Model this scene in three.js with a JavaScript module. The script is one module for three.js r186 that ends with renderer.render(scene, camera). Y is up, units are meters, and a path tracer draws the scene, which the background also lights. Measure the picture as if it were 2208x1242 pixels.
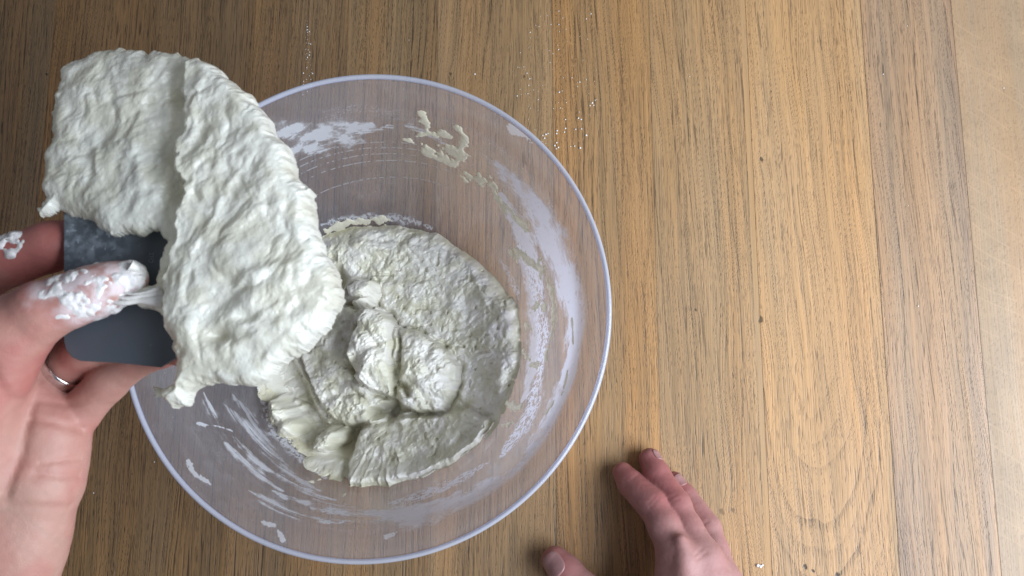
import * as THREE from 'three';
import { mergeGeometries } from 'three/addons/utils/BufferGeometryUtils.js';
import { FontLoader } from 'three/addons/loaders/FontLoader.js';
import { TextGeometry } from 'three/addons/geometries/TextGeometry.js';
import { RectAreaLightUniformsLib } from 'three/addons/lights/RectAreaLightUniformsLib.js';

// ---------------------------------------------------------------- camera, light, exposure
const scene = new THREE.Scene();
const CAM_H = 0.6, FOCAL = 1840;                       // metres above the table, focal length in pixels of a 2208 wide picture
const camera = new THREE.PerspectiveCamera(2 * Math.atan(621 / FOCAL) * 180 / Math.PI, 16 / 9, 0.02, 20);
camera.position.set(0, CAM_H, 0);
camera.up.set(0, 0, -1);
camera.lookAt(-0.0428, CAM_H - 0.9861, -0.1606);
camera.focus = 0.56; camera.userData.fStop = 14;
camera.updateMatrixWorld(true);
scene.add(camera);
const renderer = new THREE.WebGLRenderer({ antialias: true });
renderer.setSize(1024, 576);
renderer.toneMapping = THREE.LinearToneMapping;
renderer.toneMappingExposure = 1.0;
renderer.shadowMap.enabled = true;
RectAreaLightUniformsLib.init();
scene.background = new THREE.Color().setRGB(0.168, 0.178, 0.205);     // dim, even light of the room
function windowLight(color, power, w, h, from, to) {
  const l = new THREE.RectAreaLight(color, power, w, h);
  l.position.set(...from); l.lookAt(...to); scene.add(l);
}
windowLight(new THREE.Color().setRGB(0.87, 0.96, 1.08), 10.2, 0.95, 0.86, [0.84, 0.66, 0.19], [0.0, 0.0, -0.06]);   // window on the right

// ---------------------------------------------------------------- helpers
let seed = 7;
const rnd = () => { seed = (seed + 0x6D2B79F5) | 0; let t = Math.imul(seed ^ seed >>> 15, 1 | seed); t = t + Math.imul(t ^ t >>> 7, 61 | t) ^ t; return ((t ^ t >>> 14) >>> 0) / 4294967296; };
const clamp = (x, a = 0, b = 1) => x < a ? a : x > b ? b : x;
const lerp = (a, b, t) => a + (b - a) * t;
const sstep = (a, b, x) => { const t = clamp((x - a) / (b - a)); return t * t * (3 - 2 * t); };
const mixed = (h) => { h = Math.imul(h ^ h >>> 15, 0x2c1b3c6d); h = Math.imul(h ^ h >>> 12, 0x297a2d39); return ((h ^ h >>> 15) & 0xffff) / 65535; };
const h2 = (x, y) => mixed(Math.imul(x, 374761393) + Math.imul(y, 668265263) | 0);
const h3 = (x, y, z) => mixed(Math.imul(x, 374761393) + Math.imul(y, 668265263) + Math.imul(z, 1274126177) | 0);
function n2(x, y) {
  const xi = Math.floor(x), yi = Math.floor(y); let u = x - xi, v = y - yi; u = u * u * (3 - 2 * u); v = v * v * (3 - 2 * v);
  const a = h2(xi, yi), b = h2(xi + 1, yi), c = h2(xi, yi + 1), d = h2(xi + 1, yi + 1);
  return a + (b - a) * u + (c - a + (a - b - c + d) * u) * v;
}
function n3(x, y, z) {
  const xi = Math.floor(x), yi = Math.floor(y), zi = Math.floor(z); let u = x - xi, v = y - yi, w = z - zi;
  u = u * u * (3 - 2 * u); v = v * v * (3 - 2 * v); w = w * w * (3 - 2 * w);
  const L = (k) => { const a = h3(xi, yi, k), b = h3(xi + 1, yi, k), c = h3(xi, yi + 1, k), d = h3(xi + 1, yi + 1, k); return a + (b - a) * u + (c - a + (a - b - c + d) * u) * v; };
  const p = L(zi); return p + (L(zi + 1) - p) * w;
}
const fbm2 = (x, y, o = 4) => { let s = 0, a = 0.5, t = 0; for (let i = 0; i < o; i++) { s += a * n2(x, y); t += a; a *= 0.5; x = x * 2.03 + 17.1; y = y * 2.03 + 5.7; } return s / t; };
const fbm3 = (x, y, z, o = 3) => { let s = 0, a = 0.5, t = 0; for (let i = 0; i < o; i++) { s += a * n3(x, y, z); t += a; a *= 0.5; x = x * 2.03 + 17.1; y = y * 2.03 + 5.7; z = z * 2.03 + 9.2; } return s / t; };
const sg = (n) => 2 * n - 1;
const E = camera.matrixWorld.elements, RX = new THREE.Vector3(E[0], E[1], E[2]), UY = new THREE.Vector3(E[4], E[5], E[6]), FW = new THREE.Vector3(-E[8], -E[9], -E[10]);
// the point of the place at height h that a measured spot of the photograph shows
function P(px, py, h) {
  const d = FW.clone().multiplyScalar(FOCAL).addScaledVector(RX, px - 1104).addScaledVector(UY, 621 - py);
  return d.multiplyScalar((h - CAM_H) / d.y).add(camera.position);
}
const used = new Map();
function numbered(n) { const k = used.get(n) ?? 0; used.set(n, k + 1); return k ? `${n}_${String(k).padStart(3, '0')}` : n; }
function tag(o, label, category, group, kind) { if (label) o.userData.label = label; if (category) o.userData.category = category; if (group) o.userData.group = group; if (kind) o.userData.kind = kind; return o; }
function thing(name, label, category, group) { const g = new THREE.Group(); g.name = numbered(name); scene.add(g); return tag(g, label, category, group); }
function obj(name, geo, mat, parent = scene) {
  const m = new THREE.Mesh(geo, mat); m.name = parent === scene ? numbered(name) : name; m.castShadow = m.receiveShadow = true; parent.add(m); return m;
}
function tex(w, h, fn, srgb = false) {                  // fn(x, y) writes linear values, 0..1
  const d = new Uint8Array(w * h * 4), c = [0, 0, 0];
  const g = srgb ? (v) => 255 * (v <= 0.0031308 ? 12.92 * v : 1.055 * Math.pow(v, 1 / 2.4) - 0.055) : (v) => 255 * v;
  for (let y = 0, i = 0; y < h; y++) for (let x = 0; x < w; x++, i += 4) { fn(x, y, c); d[i] = g(clamp(c[0])); d[i + 1] = g(clamp(c[1])); d[i + 2] = g(clamp(c[2])); d[i + 3] = 255; }
  const t = new THREE.DataTexture(d, w, h); t.magFilter = THREE.LinearFilter; t.minFilter = THREE.LinearMipmapLinearFilter; t.generateMipmaps = true;
  t.wrapS = t.wrapT = THREE.RepeatWrapping; if (srgb) t.colorSpace = THREE.SRGBColorSpace; t.needsUpdate = true; return t;
}
function geom(pos, idx, uv, col) {
  const g = new THREE.BufferGeometry(); g.setAttribute('position', new THREE.Float32BufferAttribute(pos, 3));
  if (uv) g.setAttribute('uv', new THREE.Float32BufferAttribute(uv, 2)); if (col) g.setAttribute('color', new THREE.Float32BufferAttribute(col, 3));
  g.setIndex(new THREE.Uint32BufferAttribute(idx, 1)); g.computeVertexNormals(); return g;
}
// mesh of the surface f = 0 (f < 0 inside), vertices one per crossed cell
function surfaceNets(lo, hi, cell, f, colour) {
  const nx = Math.ceil((hi[0] - lo[0]) / cell) + 1, ny = Math.ceil((hi[1] - lo[1]) / cell) + 1, nz = Math.ceil((hi[2] - lo[2]) / cell) + 1;
  const F = new Float32Array(nx * ny * nz), V = new Int32Array(nx * ny * nz).fill(-1), pos = [], idx = [], uv = [], col = [], c3 = [0, 0, 0];
  const B = 4;                                           // blocks far from the surface are skipped
  for (let k = 0; k < nz; k += B) for (let j = 0; j < ny; j += B) for (let i = 0; i < nx; i += B) {
    const m = f(lo[0] + (i + B / 2) * cell, lo[1] + (j + B / 2) * cell, lo[2] + (k + B / 2) * cell), far = Math.abs(m) > cell * B * 1.6;
    for (let c = k; c < Math.min(nz, k + B); c++) for (let b = j; b < Math.min(ny, j + B); b++) for (let a = i; a < Math.min(nx, i + B); a++)
      F[a + nx * (b + ny * c)] = far ? m : f(lo[0] + a * cell, lo[1] + b * cell, lo[2] + c * cell);
  }
  const o8 = []; for (let q = 0; q < 8; q++) o8.push((q & 1) + nx * ((q >> 1 & 1) + ny * (q >> 2)));
  const ed = [[0, 1], [2, 3], [4, 5], [6, 7], [0, 2], [1, 3], [4, 6], [5, 7], [0, 4], [1, 5], [2, 6], [3, 7]];
  for (let k = 0; k < nz - 1; k++) for (let j = 0; j < ny - 1; j++) for (let i = 0; i < nx - 1; i++) {
    const at = i + nx * (j + ny * k); let s = 0; for (let q = 0; q < 8; q++) if (F[at + o8[q]] < 0) s++;
    if (s === 0 || s === 8) continue;
    let x = 0, y = 0, z = 0, n = 0;
    for (const [a, b] of ed) { const fa = F[at + o8[a]], fb = F[at + o8[b]]; if ((fa < 0) === (fb < 0)) continue; const t = fa / (fa - fb); x += lerp(a & 1, b & 1, t); y += lerp(a >> 1 & 1, b >> 1 & 1, t); z += lerp(a >> 2, b >> 2, t); n++; }
    V[at] = pos.length / 3; const X = lo[0] + (i + x / n) * cell, Y = lo[1] + (j + y / n) * cell, Z = lo[2] + (k + z / n) * cell;
    pos.push(X, Y, Z); uv.push(X, -Z); if (colour) { colour(X, Y, Z, c3); col.push(c3[0], c3[1], c3[2]); }
  }
  const quad = (a, b, c, d, flip) => { if (a < 0 || b < 0 || c < 0 || d < 0) return; if (flip) idx.push(a, c, b, a, d, c); else idx.push(a, b, c, a, c, d); };
  const sx = 1, sy = nx, sz = nx * ny;
  for (let k = 1; k < nz - 1; k++) for (let j = 1; j < ny - 1; j++) for (let i = 1; i < nx - 1; i++) {
    const at = i + nx * (j + ny * k), a = F[at] < 0;
    if (a !== F[at + sx] < 0) quad(V[at - sy - sz], V[at - sz], V[at], V[at - sy], !a);
    if (a !== F[at + sy] < 0) quad(V[at - sx - sz], V[at - sx], V[at], V[at - sz], !a);
    if (a !== F[at + sz] < 0) quad(V[at - sx - sy], V[at - sy], V[at], V[at - sx], !a);
  }
  return geom(pos, idx, uv, colour ? col : null);
}
const smin = (a, b, k) => { const h = Math.max(k - Math.abs(a - b), 0) / k; return Math.min(a, b) - h * h * k * 0.25; };
function capsule(x, y, z, a, b) {                        // a, b: [x, y, z, radius]
  const bx = b[0] - a[0], by = b[1] - a[1], bz = b[2] - a[2], px = x - a[0], py = y - a[1], pz = z - a[2];
  const t = clamp((px * bx + py * by + pz * bz) / (bx * bx + by * by + bz * bz)), dx = px - bx * t, dy = py - by * t, dz = pz - bz * t;
  return Math.sqrt(dx * dx + dy * dy + dz * dz) - lerp(a[3], b[3], t);
}
// signed distance (metres, negative inside) to a polygon of [x, z] points
function polySD(poly, x, z) {
  let d = 1e9, ins = false;
  for (let i = 0, j = poly.length - 1; i < poly.length; j = i++) {
    const [ax, az] = poly[i], [bx, bz] = poly[j], ex = bx - ax, ez = bz - az, wx = x - ax, wz = z - az, t = clamp((wx * ex + wz * ez) / (ex * ex + ez * ez)), qx = wx - ex * t, qz = wz - ez * t;
    d = Math.min(d, qx * qx + qz * qz);
    if ((az > z) !== (bz > z) && x < ex * (z - az) / ez + ax) ins = !ins;
  }
  return ins ? -Math.sqrt(d) : Math.sqrt(d);
}
function lineD(line, x, z) {                             // [distance, share of the way along] to a polyline
  let d = 1e9, w = 0;
  for (let i = 0; i + 1 < line.length; i++) {
    const [ax, az] = line[i], [bx, bz] = line[i + 1], ex = bx - ax, ez = bz - az, wx = x - ax, wz = z - az, t = clamp((wx * ex + wz * ez) / (ex * ex + ez * ez)), q = (wx - ex * t) ** 2 + (wz - ez * t) ** 2;
    if (q < d) { d = q; w = (i + t) / (line.length - 1); }
  }
  return [Math.sqrt(d), w];
}
const xz = (list, h) => list.map(([x, y]) => { const p = P(x, y, h); return [p.x, p.z]; });

// ---------------------------------------------------------------- the table of oak planks
const table = tag(new THREE.Group(), 'oiled oak table top of long planks under the bowl', 'table', null, 'structure'); table.name = 'table'; scene.add(table);
const Z0 = -0.62, Z1 = 0.40, seams = [-420, -200, 75, 300, 525, 735, 941, 1192, 1405, 1618, 1872, 2072, 2300, 2520].map((x) => P(x, x > 800 ? 250 : 500, 0).x);
// per plank: pith offset across, depth of the pith, tilt along, ring spacing, light tint, dark tint, pore strength
const kinds = [
  [0.03, 0.05, 0.0, 3.2, [0.17, 0.102, 0.042], 0.42, 1.0], [-0.05, 0.04, 0.02, 3.0, [0.16, 0.098, 0.044], 0.42, 1.0], [0.12, 0.05, 0.01, 2.6, [0.175, 0.100, 0.039], 0.40, 1.05],
  [-0.11, 0.03, -0.01, 2.8, [0.170, 0.102, 0.043], 0.45, 1.0], [0.10, 0.06, 0.02, 2.6, [0.190, 0.115, 0.050], 0.45, 1.0], [-0.09, 0.05, 0.01, 2.8, [0.225, 0.138, 0.060], 0.45, 1.0],
  [0.02, 0.018, 0.055, 3.6, [0.285, 0.176, 0.078], 0.5, 0.9], [0.05, 0.06, 0.02, 3.0, [0.325, 0.187, 0.073], 0.45, 0.9], [-0.06, 0.07, 0.01, 3.2, [0.365, 0.218, 0.092], 0.5, 0.95],
  [-0.010, 0.012, 0.0, 4.2, [0.380, 0.228, 0.098], 0.5, 0.9], [0.08, 0.02, 0.02, 5.0, [0.305, 0.192, 0.100], 0.40, 0.8], [0.3, 0.3, 0.0, 9.0, [0.345, 0.232, 0.126], 0.6, 0.55], [0.06, 0.05, 0.02, 3.2, [0.3, 0.19, 0.09], 0.5, 0.9],
];
const marks = [[1640, 345, 5, 0.9], [1640, 690, 6, 0.8], [1736, 1223, 4.5, 1.3], [1752, 1232, 3, 1.2], [1805, 1240, 5, 1.1], [100, 160, 3, 1.2], [1130, 165, 3, 0.7], [970, 160, 4, 0.7], [1500, 668, 3, 0.8], [1555, 1105, 7, 0.5], [1580, 1100, 5, 0.5]].map(([x, y, r, s]) => { const p = P(x, y, 0); return [p.x, p.z, r / 3067, s]; });
const plankLen = Z1 - Z0, TH = 2048;
for (let i = 0; i + 1 < seams.length; i++) {
  const x0 = seams[i], x1 = seams[i + 1], w = x1 - x0, TW = Math.max(96, Math.round(w / 0.00032)), [pu, pv, tilt, spacing, tint, dark, pores] = kinds[i % kinds.length], o = i * 37.3;
  const quarter = i === 11, hue = i === 10;
  const H = new Float32Array(TW * TH), near = marks.filter((m) => m[0] > x0 - 0.02 && m[0] < x1 + 0.02);
  const map = tex(TW, TH, (tx, ty, c) => {
    const x = tx / TW * w, z = ty / TH * plankLen, wx = x0 + x, wz = Z1 - z;
    let swirl = 0, spot = 0; for (const [mx, mz, mr, ms] of near) { const q = Math.hypot((wx - mx) / mr, (wz - mz) / mr / 1.3); spot = Math.max(spot, ms * sstep(1.15, 0.5, q + 0.5 * sg(n2(wx * 900, wz * 700)))); swirl += 0.002 * Math.exp(-q * q / 14); }
    const bend = 0.007 * sg(fbm2(x * 9 + o, z * 3.2 + o, 3)) + 0.0022 * sg(n2(x * 60 + o, z * 14)) + swirl;
    const u = x - w / 2 - pu + bend, v = (i === 9 ? 0.016 + 0.22 * Math.max(0, wz + 0.04 + 0.006 * sg(n2(x * 70, 2)) + 0.01 * sg(n2(x * 20, z * 20))) : pv + tilt * (z - plankLen * 0.42)) + 0.004 * sg(n2(z * 6 + o, 3.3));
    const r = Math.hypot(u, v) / (spacing * 0.001), ring = r + 0.35 * sg(n2(x * 140 + o, z * 9)), ph = ring - Math.floor(ring);
    const early = sstep(0.55, 0.0, ph) * (0.25 + 0.85 * h2(Math.floor(ring), i)), gx = x + bend * 0.55, gp = gx + 0.0013 * sg(n2(x * 45 + o, z * 18)) + (i > 6 ? 0.035 : -0.02) * z;
    // open pores: short dark dashes along the grain, thick in the early wood
    const p1 = n2(gp * 1050 + o, z * 92 + 40 * n2(gp * 1050, 1.5)), p2 = n2(gp * 1900 + 9, z * 130 + o), p3 = n2(gp * 640 + 3, z * 55 + 30 * n2(gp * 640, 8.5));
    let pore = sstep(0.66 - 0.13 * early, 0.90 - 0.10 * early, p1) * 0.9 + sstep(0.72, 0.95, p2) * 0.5 + sstep(0.66, 0.95, p3) * 0.5;
    const streak = sg(fbm2(gp * 330 + o, z * 9.5, 3)), fine = sg(n2(gx * 1900 + o, z * 20)), broad = sg(fbm2(gx * 26 + o, z * 1.7 + 4, 3));
    let L = 1.13 + 0.22 * streak + 0.09 * fine + 0.22 * broad - 0.20 * early + 0.05 * sg(n2(x * 2600, z * 2600));
    let rd = 0.06 * sg(n2(gx * 70 + 3 * o, z * 2.2)) + 0.04 * streak, gy = 0;
    if (hue) { const band = sstep(0.52, 0.75, fbm2(gx * 62 + o, z * 2.0, 3)); L *= 1 - 0.22 * band; gy = 0.25 * band; }
    if (quarter) {
      pore = sstep(0.60, 0.86, n2(x * 1000, z * 600)) * 0.45 + 0.2 * sstep(0.62, 0.9, n2(x * 1700 + 9, z * 900));
      const q = (z + x * lerp(0.05, 0.75, clamp(z / 0.45 - 0.1)) + 0.006 * sg(n2(x * 25, z * 18))) * 84, qi = Math.floor(q), rays = (0.25 + 0.75 * sstep(0.22, 0.36, z)) * sstep(0.075, 0.02, Math.abs(q - qi - 0.5 + 0.3 * sg(n2(qi * 1.7, 3.3)))) * sstep(0.42, 0.6, n2(x * 45 + qi * 7.7, qi * 3.1));
      L = 1 + 0.14 * broad + 0.12 * sg(fbm2(x * 60, z * 60, 3)) + 0.11 * rays * (0.4 + 0.6 * n2(qi * 3.3, 5.5)); pore *= 1 - rays;
    }
    const edge = Math.min(x, w - x); if (edge < 0.0009) L *= 0.80 + 0.20 * edge / 0.0009;
    if (i === 8 && w - x < 0.004) { L = lerp(L, 1.28, 0.75); pore *= 0.2; }
    pore = clamp(pore * pores * 0.95) * (0.75 + 0.25 * early); const k = L * lerp(1, dark * 0.62, pore) * (1 - 0.85 * clamp(spot));
    c[0] = tint[0] * k * (1 + rd - 0.04 * gy); const hv = sg(fbm2(x * 34 + o, z * 7 + 2, 3)); c[0] *= 1.045 + 0.05 * hv; c[1] = tint[1] * k * 1.02; c[2] = tint[2] * (1.07 - 0.10 * hv) * k * (1 - rd * 1.3 + 0.35 * gy + 0.04 * pore);
    H[ty * TW + tx] = clamp(0.72 + 0.12 * fine + 0.1 * streak - 0.65 * pore - 0.6 * spot);
  }, true);
  const bump = tex(TW, TH, (x, y, c) => { c[0] = c[1] = c[2] = H[y * TW + x]; });
  const rough = tex(256, 256, (x, y, c) => { c[1] = 0.40 + 0.22 * fbm2(x * 0.05 + o, y * 0.02, 3); c[0] = c[2] = 0; });
  const wood = new THREE.MeshStandardMaterial({ map, bumpMap: bump, bumpScale: 0.00030, roughness: 1, roughnessMap: rough });
  // a plank: rounded top edges, slightly uneven level
  const g = 0.00002, ch = 0.00025, a = x0 + g, b = x1 - g, top = 0.00006 * sg(h2(i, 5)) - 0.0001;
  const prof = [[a, -0.026], [a, top - ch], [a + ch * 0.3, top - ch * 0.3], [a + ch, top], [b - ch, top], [b - ch * 0.3, top - ch * 0.3], [b, top - ch], [b, -0.026]];
  const pos = [], uv = [], idx = [];
  for (const z of [Z1, Z0]) for (const [x, y] of prof) { pos.push(x, y, z); uv.push((x - x0) / w, (Z1 - z) / plankLen); }
  for (let k = 0; k < 7; k++) idx.push(k, k + 1, k + 8, k + 1, k + 9, k + 8);
  idx.push(0, 8, 7, 7, 8, 15); for (let k = 1; k < 7; k++) { idx.push(0, k + 1, k); idx.push(8, 8 + k, 9 + k); }
  const pg = geom(pos, idx, uv).toNonIndexed(); pg.computeVertexNormals();
  obj('plank', pg, wood, table);
}

// ---------------------------------------------------------------- the clear plastic bowl
const RIM_H = 0.119, bc = P(784, 664, RIM_H), BX = bc.x, BZ = bc.z;
const inner = [[0, 0.0062], [0.03, 0.0062], [0.058, 0.0064], [0.068, 0.0078], [0.076, 0.0115], [0.0835, 0.0195], [0.0905, 0.032], [0.100, 0.052], [0.1100, 0.076], [0.1185, 0.096], [0.1222, 0.1055], [0.1252, 0.1105], [0.1294, 0.1140], [0.1348, 0.1168], [0.1394, 0.1185]];
const curve = new THREE.SplineCurve(inner.map(([r, y]) => new THREE.Vector2(r, y)));
const NP = 240, prof = curve.getSpacedPoints(NP), SL = [0];
for (let i = 1; i <= NP; i++) SL.push(SL[i - 1] + prof[i].distanceTo(prof[i - 1]));
const SMAX = SL[NP];
function profAt(s) { const k = clamp(s / SMAX) * NP, i = Math.min(NP - 1, Math.floor(k)), t = k - i; return [lerp(prof[i].x, prof[i + 1].x, t), lerp(prof[i].y, prof[i + 1].y, t), prof[i + 1].x - prof[i].x, prof[i + 1].y - prof[i].y]; }
function bowlY(r) { if (r >= prof[NP].x) return 1; let a = 0, b = NP; while (b - a > 1) { const m = a + b >> 1; if (prof[m].x < r) a = m; else b = m; } return lerp(prof[a].y, prof[b].y, (r - prof[a].x) / Math.max(1e-9, prof[b].x - prof[a].x)); }
function bowlPoint(th, s, off) { const [r, y, dr, dy] = profAt(s), n = Math.hypot(dr, dy) || 1, R = r - dy / n * off, Y = y + dr / n * off; return [BX + R * Math.cos(th), Y, BZ + R * Math.sin(th)]; }
function bowlHit(px, py) {                               // spot of the photograph -> [angle, way up the inside of the bowl]
  for (let h = 0.1185; h > 0.0061; h -= 0.0004) { const p = P(px, py, h), r = Math.hypot(p.x - BX, p.z - BZ); if (bowlY(r) >= h) { let a = 0, b = NP; while (b - a > 1) { const m = a + b >> 1; if (prof[m].x < r) a = m; else b = m; } return [Math.atan2(p.z - BZ, p.x - BX), SL[a]]; } }
  return [0, 0];
}
const bowl = thing('mixing_bowl', 'large clear plastic mixing bowl with lavender tint standing on the oak table', 'bowl');
{
  const body = new THREE.MeshPhysicalMaterial({ color: new THREE.Color().setRGB(0.935, 0.935, 1.0), transmission: 0.972, thickness: 0, roughness: 0.16, ior: 1.5 });
  const t = 0.0022, pts = prof.filter((_, i) => i % 3 === 0).map((p) => p.clone()), out = [];
  for (let i = NP; i >= 0; i -= 3) { const a = prof[Math.max(0, i - 1)], b = prof[Math.min(NP, i + 1)], d = b.clone().sub(a).normalize(); out.push(new THREE.Vector2(Math.max(0, prof[i].x + d.y * t), Math.max(0.0022, prof[i].y - d.x * t))); }
  obj('body', new THREE.LatheGeometry([...pts, ...out], 220), body, bowl).position.set(BX, 0, BZ);
  // rolled lip round the edge, and the foot ring that it stands on
  const lipMat = new THREE.MeshPhysicalMaterial({ color: new THREE.Color().setRGB(0.80, 0.83, 0.92), transmission: 0.62, thickness: 0, roughness: 0.14, ior: 1.5 });
  const ring = (r, y, a, b, n = 16) => { const q = []; for (let i = 0; i <= n; i++) { const w = i / n * 2 * Math.PI; q.push(new THREE.Vector2(r + a * Math.cos(w), y + b * Math.sin(w))); } return new THREE.LatheGeometry(q, 260); };
  obj('lip', ring(0.1404, 0.1180, 0.0015, 0.0021), lipMat, bowl).position.set(BX, 0, BZ);
  obj('foot_ring', ring(0.058, 0.0012, 0.0016, 0.0012), body, bowl).position.set(BX, 0, BZ);
}

// ---------------------------------------------------------------- flour film and dough smears inside the bowl
// strokes: spots of the photograph along the bowl's inside, half width in mm, density, streakiness
const RR = 0.105;
const bowlStroke = (pts, w, dens, kind = 0) => ({ q: pts.map(([x, y]) => bowlHit(x, y)), w: w * 0.001, dens, kind });
function strokeAt(st, th, s) {
  const rr = RR, base = st.q[0][0]; const un = (a) => { let d = a - base; while (d > Math.PI) d -= 2 * Math.PI; while (d < -Math.PI) d += 2 * Math.PI; return d * rr; };
  if (!st.line) st.line = st.q.map(([a, b]) => [un(a), b]);
  return lineD(st.line, un(th), s);
}
const filmStrokes = [
  bowlStroke([[590, 260], [650, 300], [740, 290], [800, 270]], 11, 1.0, 0), bowlStroke([[580, 330], [640, 330], [700, 310]], 6, 0.9, 0), bowlStroke([[640, 220], [720, 200], [800, 215]], 10, 0.35, 1), bowlStroke([[640, 340], [720, 310], [850, 270]], 3.2, 0.75, 2),
  bowlStroke([[690, 260], [790, 240], [900, 255]], 8, 0.30, 1), bowlStroke([[860, 265], [920, 285], [960, 310]], 3, 0.8, 2),
  bowlStroke([[1040, 330], [1120, 420], [1180, 520]], 9, 0.35, 2), bowlStroke([[1075, 360], [1165, 470], [1220, 590], [1245, 720], [1240, 830]], 15, 0.92, 3), bowlStroke([[1080, 420], [1130, 520], [1170, 620]], 9, 0.8, 3),
  bowlStroke([[1120, 530], [1165, 680], [1165, 800]], 11, 0.95, 4), bowlStroke([[1115, 540], [1150, 650], [1150, 760], [1130, 860]], 9, 0.6, 3), bowlStroke([[1080, 560], [1120, 640]], 6, 0.5, 4), bowlStroke([[1235, 700], [1235, 830], [1190, 945], [1115, 1035]], 15, 0.9, 3), bowlStroke([[1165, 800], [1140, 900], [1085, 980]], 11, 0.92, 4),
  bowlStroke([[1130, 1010], [1020, 1075], [900, 1105], [800, 1105]], 11, 0.6, 3), bowlStroke([[1050, 1000], [960, 1050], [850, 1085]], 8, 0.7, 4), bowlStroke([[900, 1110], [780, 1110], [680, 1080]], 7, 0.5, 2),
  bowlStroke([[480, 870], [560, 940], [620, 1010]], 5, 0.6, 2), bowlStroke([[590, 1060], [680, 1095], [780, 1110]], 4, 0.85, 0), bowlStroke([[520, 900], [600, 1000], [690, 1060]], 4, 0.7, 2), bowlStroke([[490, 960], [540, 1010], [610, 1060]], 4.6, 0.95, 2), bowlStroke([[500, 940], [560, 1000], [640, 1050], [720, 1080]], 4.0, 1.0, 2), bowlStroke([[440, 850], [455, 890], [470, 915]], 3.4, 0.9, 2), bowlStroke([[540, 1060], [640, 1110], [760, 1125]], 4.5, 0.8, 2),
  bowlStroke([[405, 1000], [425, 1025], [450, 1040]], 1.5, 0.95, 5), bowlStroke([[425, 915], [470, 920], [500, 930]], 1.2, 1.0, 5), bowlStroke([[560, 840], [590, 920], [640, 980], [700, 1030]], 6, 0.95, 4), bowlStroke([[500, 850], [540, 900], [570, 960]], 4, 0.45, 2),
  bowlStroke([[680, 490], [760, 470], [850, 470], [930, 490]], 4, 0.85, 4), bowlStroke([[600, 620], [570, 700], [555, 780], [545, 830]], 5, 0.8, 4), bowlStroke([[330, 870], [380, 980], [470, 1080]], 5, 0.28, 1), bowlStroke([[560, 1130], [700, 1165], [900, 1160], [1060, 1090]], 5, 0.25, 1),
  bowlStroke([[1100, 275], [1130, 290], [1145, 300]], 2, 0.8, 5), bowlStroke([[570, 1128], [590, 1135]], 1.2, 0.85, 5), bowlStroke([[600, 1145], [612, 1165]], 1.0, 0.9, 5), bowlStroke([[705, 1128], [735, 1128]], 2.2, 0.9, 5), bowlStroke([[835, 1155], [850, 1150]], 1.8, 0.8, 5),
];
const arcs = [[650, 342], [660, 352], [660, 368], [665, 385], [690, 415]].map(([x, y]) => bowlHit(x, y));
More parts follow.
